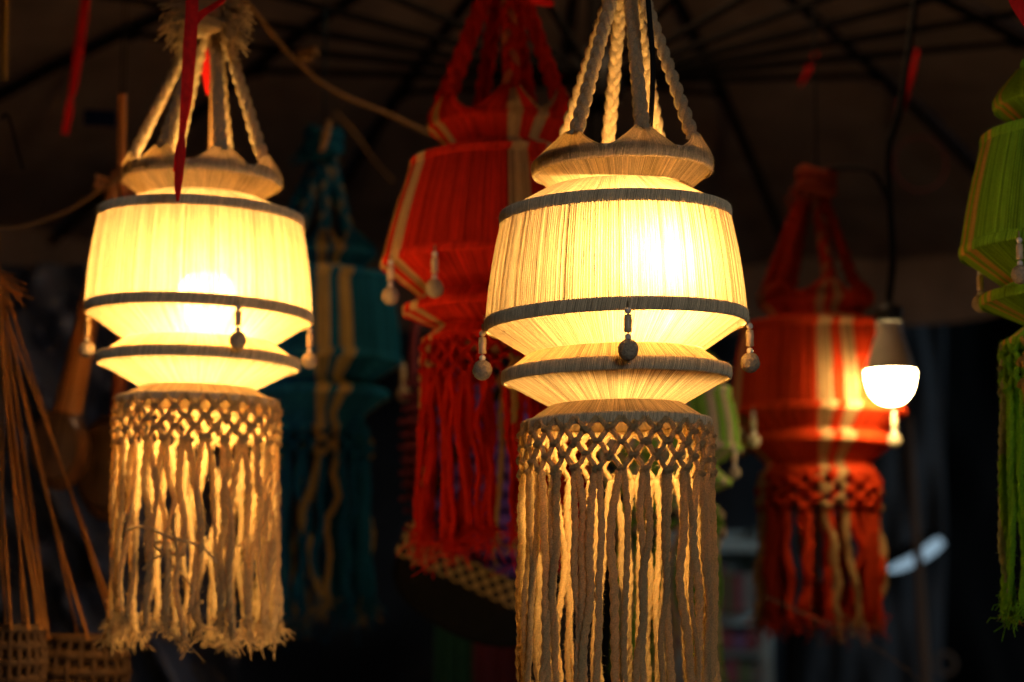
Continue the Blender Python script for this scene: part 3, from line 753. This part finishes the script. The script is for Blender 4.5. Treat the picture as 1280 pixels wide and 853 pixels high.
def top_knot(px, py, d, label, col, line=9):
    rng = np.random.default_rng(5); u = d / FPX; c0 = at(px, py, d)
    mb = MB()
    for k in range(2):
        t = np.linspace(0, 2 * PI * .95, 24)
        mb.tube(np.c_[17 * u * np.cos(t), 15 * u * np.sin(t), (k - .5) * 15 * u + 4 * u * np.sin(t * 2 + k)], 10 * u, 8, 3, 500, .14, col)
    for k in range(26):
        L_ = rng.uniform(20, 45) * u; tt = np.linspace(0, 1, 7)[:, None]
        p = np.array([-12 * u, 0, -6 * u]) + np.array([rng.uniform(-1, -.2), rng.normal(0, .4), rng.uniform(-1, .1)]) * L_ * tt * .7 + np.sin(tt * 7 + k) * rng.normal(0, 2, 3) * u
        mb.tube(p, np.linspace(2.2, 1.2, 7) * u, 5, col=np.array(col) * .95, cap=False)
    mb.tube(polyline([(0, 0, 0), (0, 0, .1), (0, 0, .25)], 12), line * u, 8, 3, 300, .15, col)
    return tag(mb.build('frayed_knot', M['cord'], None, loc=c0), label, 'knot')
top_knot(784, -40, 2.45, 'frayed cord knot where the straps of the sharp lantern meet', CREAM * .92)
top_knot(1021, 228, 3.72, 'small red and tan knot above the far red lantern', np.array([.45, .09, .04]), 1.2)
top_knot(405, 178, 3.92, 'dark teal knot above the blurred teal lantern', np.array(BLUE), 1.2)

# tag, yellow strap, hook at the upper left
def slab(name, label, cat, px, py, d, wpx, hpx, rot, mat, th=.004, tilt=0.0):
    u = d / FPX; mb = MB(); mb.box((-wpx * u / 2, -th / 2, -hpx * u / 2), (wpx * u / 2, th / 2, hpx * u / 2))
    o = mb.build(name, mat, smooth=False, loc=at(px, py, d)); o.rotation_euler = (tilt, rot, 0); return tag(o, label, cat)
slab('price_tag', 'small dark blue card hanging under the umbrella at upper left', 'card', 125, 148, 3.9, 40, 20, R_(4), M['blue_tag'], .006, .35)
ribbon_y = MB(); c = polyline([at(6, -40, 3.2), at(5, 30, 3.2), at(4, 100, 3.2)], 12); u = 3.2 / FPX
P = np.stack([c + [-5 * u, 0, 0], c + [-5 * u, .003, 0], c + [5 * u, .003, 0], c + [5 * u, 0, 0]], 1); ribbon_y.grid(P, True)
tag(ribbon_y.build('webbing_strap', M['yellow']), 'dull yellow strap hanging down the upper left frame edge', 'strap')
mb = MB(); mb.tube(polyline([at(2, 150, 3.2), at(6, 143, 3.2), at(12, 150, 3.2), at(20, 180, 3.2), at(29, 212, 3.2)], 24), .0022, 7)
tag(mb.build('wire_hook', M['rib']), 'bent black wire hook at the left frame edge', 'hook')

# ------------------------------------------------------------------ coconut fiddles at the left
def fiddle(label, body, rx, ry, d, neck_pts, neck_w, mat, lean):
    u = d / FPX; p = at(*body, d)
    root = thing('coconut_fiddle', label, 'instrument', p)
    mb = MB(); mb.ball((0, .02, 0), 1, 26, 18, (rx * u, .05, ry * u), .012, rng=np.random.default_rng(3)); mb.build('coconut_bowl', M['coconut'], root)
    mb = MB(); t = np.arange(26) / 26 * 2 * PI
    rim_ = [(s * rx * u * math.cos(a), -.030 + b, s * ry * u * math.sin(a)) for s, b in ((.8, .012), (.82, -.004), (.74, -.008), (.0, -.010)) for a in t]
    mb.grid(np.array(rim_).reshape(4, 26, 3), True); mb.build('sound_skin', M['skin'], root)
    pts = [at(a, b, d + .02) - p for a, b in neck_pts]
    c = polyline(pts, 30); wd = np.interp(np.linspace(0, 1, 30), np.linspace(0, 1, len(neck_w)), neck_w) * u / 2
    mb = MB(); mb.tube(c, wd, 14); mb.build('neck', mat, root)
    for k, tt in enumerate((.86, .93)):
        i = int(tt * 29); mb = MB(); q = c[i]; mb.tube(polyline([q + [-.03, .0, .004], q + [.0, 0, 0], q + [.032, -.005, -.004]], 8), [.006, .004, .003, .003, .003, .003, .003, .002], 8)
        mb.build('tuning_peg', mat, root)
    for sx in (-1, 1):
        mb = MB(); mb.tube(polyline([(sx * .006, -.045, -ry * u * .4), c[int(.8 * 29)] + np.array([sx * .004, -.02, 0])], 6), .0006, 5); mb.build('string', M['rib'], root)
fiddle('brown coconut fiddle with thick orange wooden neck left of the lit lantern', (72, 560), 37, 52, 3.3, [(84, 515), (96, 460), (112, 380), (128, 300), (141, 240), (146, 215)], [38, 35, 27, 22, 16, 12], M['wood'], 0)
fiddle('dark coconut fiddle with reddish neck half hidden by the left lantern fringe', (132, 585), 40, 66, 3.42, [(146, 530), (150, 470), (154, 380), (156, 300), (156, 250), (155, 215)], [20, 20, 18, 16, 14, 10], M['wood_red'], 0)
mb = MB(); mb.tube(polyline([at(152, 240, 3.3), at(152, 180, 3.3), at(153, 118, 3.3)], 12), .0066, 8)
o = mb.build('wooden_stick', M['wood']); tag(o, 'slim upright wooden stick above the fiddles left of the lantern straps', 'stick')
for k, px in enumerate((151, 157)):
    p = at(px, 118, 3.3); cable('hanging_line', ['left of two dark lines holding up the slim wooden stick', 'right of two dark lines holding up the slim wooden stick'][k], [p, (p.x, p.y, under_canopy(p.x, p.y))], .0014, M['cable'], 'line')

# ------------------------------------------------------------------ hanging woven baskets at the left edge
def basket(label, cx, top, rpx, hpx, d, apex, nstrings, rows, seed, group):
    rng = np.random.default_rng(seed); u = d / FPX; p = at(cx, top, d)
    root = thing('woven_basket', label, 'basket', p, group)
    R0 = rpx * u; H = hpx * u; ns = 22
    def prof(t): return R0 * (0.80 + .30 * math.sin(PI * (t * .8 + .12)))
    for k in range(rows):
        t0 = k / rows; n = 60; th = np.arange(n) / n * 2 * PI; mb = MB()
        c = np.stack([prof(t0) * np.sin(th) * (1 + .03 * np.sin(th * ns / 2 + k * PI)), -prof(t0) * np.cos(th) * (1 + .03 * np.sin(th * ns / 2 + k * PI)), -H * t0 + 0 * th], -1)
        ring = np.stack([c + [0, 0, .9 * s_[0] * H / rows * .42] + np.stack([np.sin(th), -np.cos(th), 0 * th], -1) * s_[1] * .004 for s_ in ((-1, -.3), (0, 1), (1, -.3), (0, -1))], 1)
        P = np.concatenate([ring, ring[:1]], 0); mb.grid(P, True); mb.build('woven_band', M['wicker'], root)
    for k in range(ns):
        a = (k + .5) / ns * 2 * PI; mb = MB()
        pts = [(prof(t) * .99 * math.sin(a), -prof(t) * .99 * math.cos(a), -H * t) for t in np.linspace(0, 1, 6)]
        mb.tube(pts, .0042, 6); mb.build('stave', M['wicker'], root)
    mb = MB(); mb.lathe([(prof(1) * .98, -H), (.002, -H)], 24); mb.build('bottom', M['wicker'], root)
    A = at(*apex, d) - p
    for k in range(nstrings):
        a = (k + .3) / nstrings * 2 * PI
        e = np.array([R0 * 1.0 * math.sin(a), -R0 * 1.0 * math.cos(a), 0]); m = (e + np.array(A)) / 2 + rng.normal(0, .006, 3)
        mb = MB(); mb.tube(polyline([e, m, np.array(A) + rng.normal(0, .004, 3)], 20), .0016 * rng.uniform(.8, 1.4), 6, 2, 600, .2); mb.build('string', M['straw'], root)
    return root
basket('round wicker basket on many strings in the lower left corner', 16, 788, 38, 80, 2.9, (-8, 345), 11, 4, 4, 'hanging wicker baskets')
basket('darker wicker basket on strings beneath the left lantern fringe', 104, 800, 52, 80, 3.05, (-4, 350), 6, 4, 9, 'hanging wicker baskets')
mb = MB(); rng = np.random.default_rng(2)
for k in range(40):
    a = at(-6 + rng.normal(0, 3), 340 + rng.uniform(-6, 20), 2.92); dr = np.array([rng.normal(.25, .35), rng.normal(0, .3), rng.uniform(-1, -.3)])
    tt = np.linspace(0, 1, 6)[:, None]; mb.tube(np.array(a) + dr * .05 * tt + rng.normal(0, .006, 3) * tt ** 2, .0011, 4, cap=False)
mb.tube(polyline([at(-8, 350, 2.92), at(-9, 300, 2.92), at(-10, 200, 2.95)], 16), .008, 8, 3, 400, .2)
tag(mb.build('frayed_string_tuft', M['straw']), 'frayed straw tuft gathering the basket strings at the left edge', 'tuft')

# ------------------------------------------------------------------ bags behind the red fringe
def crochet(label, px, py, d, wpx, hpx, mat, seed):
    rng = np.random.default_rng(seed); u = d / FPX; mb = MB()
    n = 9; m = 13
    for i in range(m):
        for j in range(n):
            s = (j + (i % 2) * .5) / n * 2 - 1; t = i / (m - 1) * 2 - 1
            wd = math.sqrt(max(0, 1 - abs(t) ** 3)) 
            if abs(s) > 1: continue
            x = s * wpx / 2 * u * (0.65 + .35 * wd); z = t * hpx / 2 * u; y = -.05 * math.sqrt(max(0, 1 - s * s)) * wd
            mb.ball((x, y + rng.normal(0, .003), z), wpx / n * .62 * u, 8, 6, (1, .8, .85), .12, rng=rng)
    root = thing('crochet_bag', label, 'bag', at(px, py, d), 'crochet bags')
    o = mb.build('crochet_front', mat, root); o['kind'] = 'stuff'
    mb = MB(); mb.ball((0, .02, 0), 1, 20, 14, (wpx * .46 * u, .05, hpx * .48 * u), .02, rng=rng); mb.build('lining', mat, root)
    mb = MB(); t = np.linspace(0, PI, 24); mb.tube(np.c_[wpx * .3 * u * np.cos(t), 0 * t, hpx * .42 * u + hpx * .8 * u * np.sin(t)], .008, 8, 3, 200, .2); mb.build('handle', mat, root)
crochet('purple crochet bag hanging behind the fringe of the red lantern', 608, 610, 3.6, 140, 250, M['purple'], 2)
crochet('mauve pink crochet bag edge showing left of the red fringe', 535, 560, 3.75, 66, 190, M['pink'], 3)
def black_bag():
    d = 3.5; u = d / FPX; root = thing('shoulder_bag', 'black shoulder bag with checked top band below the red fringe', 'bag', at(590, 735, d))
    # profile in the bag's own plane: flat top, rounded bottom
    n = 40; out = []
    t = np.linspace(0, PI, n)
    X = -100 * u * np.cos(t) * (1 + .0 * t); Z = -62 * u * np.sin(t) ** .7
    prof_ = np.c_[X, Z]
    mb = MB()
    for ins in (0,):
        ring = []
        for y, s in ((-.045, .0), (-.045, .9), (-.03, 1.0), (.03, 1.0), (.045, .9), (.045, 0)):
            ring.append(np.c_[prof_[:, 0] * max(s, .01), np.full(n, y), prof_[:, 1] * max(s, .01)])
        mb.grid(np.stack(ring, 0))
    mb.build('body', M['black_cloth'], root)
    mb = MB(); mb.box((-104 * u, -.052, -3 * u), (104 * u, .05, 30 * u)); mb.build('checked_band', M['checked'], root, smooth=False)
    mb = MB(); t = np.linspace(0, PI, 30); mb.tube(np.c_[-96 * u * np.cos(t), 0 * t, 25 * u + 330 * u * np.sin(t)], .008, 8); mb.build('strap', M['black_cloth'], root)
    root.rotation_euler = (0, R_(25), 0)
black_bag()
def cloth(label, px, y0, y1, d, wpx, mat, seed, group='cloths hanging in the dark'):
    u = d / FPX; rng = np.random.default_rng(seed); a = at(px, y0, d); b = at(px, y1, d); n = 30; m = 16
    P = np.zeros((m, n, 3))
    for i in range(m):
        for j in range(n):
            s = j / (n - 1) * 2 - 1; t = i / (m - 1)
            P[i, j] = np.array(a) * (1 - t) + np.array(b) * t + [s * wpx / 2 * u * (1 + .1 * t), .018 * math.sin(s * 9 + seed + t) * (.4 + t), 0]
    Q = P + [0, .004, 0]; mb = MB(); mb.grid(np.concatenate([P, Q[:, ::-1]], 1), True)
    return tag(mb.build('hanging_cloth', mat), label, 'cloth', group)
cloth('faint green cloth hanging in the dark below the black bag', 567, 765, 900, 4.6, 46, M['green_cloth'], 1)
cloth('faint maroon cloth hanging in the dark right of the green cloth', 622, 800, 900, 4.6, 60, M['maroon_cloth'], 2)

# ------------------------------------------------------------------ dark sheets and the next stall behind
def sheet(name, label, cat, x0, x1, y0, y1, d0, d1, mat, seed, amp=.05, nx=60, ny=40, freq=1.0):
    rng = np.random.default_rng(seed)
    A = np.array([[at(x0, y0, d0), at(x1, y0, d1)], [at(x0, y1, d0), at(x1, y1, d1)]]).astype(float)
    s = np.linspace(0, 1, nx)[None, :, None]; t = np.linspace(0, 1, ny)[:, None, None]
    P = (A[0, 0] * (1 - s) + A[0, 1] * s) * (1 - t) + (A[1, 0] * (1 - s) + A[1, 1] * s) * t
    dz = np.zeros((ny, nx))
    for k in range(12):
        f = rng.uniform(1, 7, 2) * freq; dz += rng.normal() / (1 + .25 * f.sum()) * np.sin(2 * PI * (f[0] * s[..., 0] + f[1] * t[..., 0] * .6 * rng.choice([-1, 1])) + rng.uniform(0, 6))
    P[..., 1] += amp * dz
    Q = P + [0, .006, 0]; mb = MB(); mb.grid(np.concatenate([P, Q[:, ::-1]], 1), True)
    return tag(mb.build(name, mat), label, cat)
sheet('tarpaulin', 'dark grey tarpaulin hanging across the back of the stall', 'tarpaulin', -420, 980, 230, 1010, 7.4, 7.4, M['tarp'], 3, .12)
sheet('tarpaulin', 'bluish dark tarpaulin behind the bare bulb and far red lantern', 'tarpaulin', 985, 1181, 300, 1010, 6.6, 6.4, M['tarp'], 5, .018)
sheet('tarpaulin', 'black tarpaulin hanging at the right behind the green lantern', 'tarpaulin', 1150, 1900, 200, 1010, 7.2, 7.2, M['black_cloth'], 6, .08)
sheet('plastic_sheet', 'crumpled dark blue plastic sheet behind the coconut fiddles', 'plastic sheet', -160, 300, 330, 900, 4.5, 4.7, M['plastic_sheet'], 8, .09, 90, 90, 1.6)
# shelf of the next stall
def shelf():
    d = 6.2; u = d / FPX; o = at(920, 860, d); root = thing('display_shelf', 'pale teal display shelf glimpsed low between the near and far lanterns', 'shelf', o)
    def part(nm, x0, x1, y0, y1, dy=0.0, th=.3):
        mb = MB(); mb.box(((x0 - 920) * u, dy, (860 - y1) * u), ((x1 - 920) * u, dy + th, (860 - y0) * u)); mb.build(nm, M['teal_shelf'], root, smooth=False)
    part('shelf_board', 840, 965, 676, 690); part('shelf_board', 840, 965, 766, 782); part('shelf_board', 840, 965, 812, 822)
    part('upright', 950, 966, 660, 900, -.006); part('upright', 838, 848, 660, 900, -.006); part('back_panel', 838, 966, 660, 900, .31, .01)
    rng = np.random.default_rng(12)
    for row, (y1, hs) in enumerate(((766, 62), (812, 26), (856, 30))):
        x = 850; cnt = 0
        while x < 942:
            wd = rng.uniform(10, 20); h_ = hs * rng.uniform(.6, 1.0); kx = rng.integers(0, 5)
            mb = MB(); mb.box((-wd * .46 * u, 0, 0), (wd * .46 * u, .08, h_ * u)); m2 = mb.build('packet', M['goods%d' % kx], smooth=False, loc=at(x + wd / 2, y1 - .5, d - .04) )
            tag(m2, 'dim %s packet, %s from the left on the %s teal board' % (('dark red', 'blue', 'olive', 'grey', 'violet')[kx], ('first', 'second', 'third', 'fourth', 'fifth', 'sixth', 'seventh', 'eighth', 'ninth', 'tenth')[cnt], ('upper', 'middle', 'lowest')[row]), 'packet', 'packets on the teal shelf')
            x += wd; cnt += 1
shelf()
# glowing tube standing in for a bluish white shiny patch, pole before it, ring
def cold_gleam():
    d = 6.3; u = d / FPX
    root = thing('gleam_strip', 'blurred bluish white gleam far right behind the brown pole, made as a glowing tube', 'gleam', at(1142, 698, d))
    c = polyline([at(1108, 714, d), at(1130, 706, d), at(1155, 693, d), at(1177, 676, d)], 14) - np.array(at(1142, 698, d))
    mb = MB(); mb.tube(c, np.array([.2, .5, .75, .9, 1, 1, 1.05, 1.1, 1.15, 1.2, 1.25, 1.25, 1.1, .9]) * 6 * u, 12); mb.build('tube', M['tube'], root)
    mb = MB(); mb.tube(c + [0, .03, .02], 12 * u, 10); mb.build('dark_backing', M['rib'], root)  # dark tube added behind the glowing one
cold_gleam()
mb = MB(); mb.tube(polyline([at(1136, 520, 5.2), at(1141, 600, 5.2), at(1148, 700, 5.2), at(1158, 860, 5.2), at(1164, 960, 5.2)], 30), np.linspace(.008, .015, 30), 10)
tag(mb.build('brown_pole', M['bamboo']), 'thin leaning brown pole below the bare bulb', 'pole')
mb = MB(); t = np.linspace(0, 2 * PI, 30); c0 = at(1182, 830, 5.6); q = 5.6 / FPX
mb.tube(np.c_[c0.x + 12 * q * np.cos(t), np.full(30, c0.y), c0.z + 13 * q * np.sin(t)], .005, 7)
tag(mb.build('metal_ring', M['bamboo']), 'small dim ring hanging low at the right', 'ring')
cable('hanging_line', 'thin dim twine crossing below the far red lantern fringe', [at(955, 745, 3.5), at(1010, 770, 3.5), at(1070, 795, 3.5), at(1130, 835, 3.5), at(1170, 870, 3.5)], .0010, M['bamboo'], 'line')
mb = MB(); mb.tube(polyline([at(995, 770, 6.1), at(995, 1000, 6.1)], 4), .035, 12); tag(mb.build('black_post', M['black_cloth']), 'black upright post below the far red lantern', 'post')
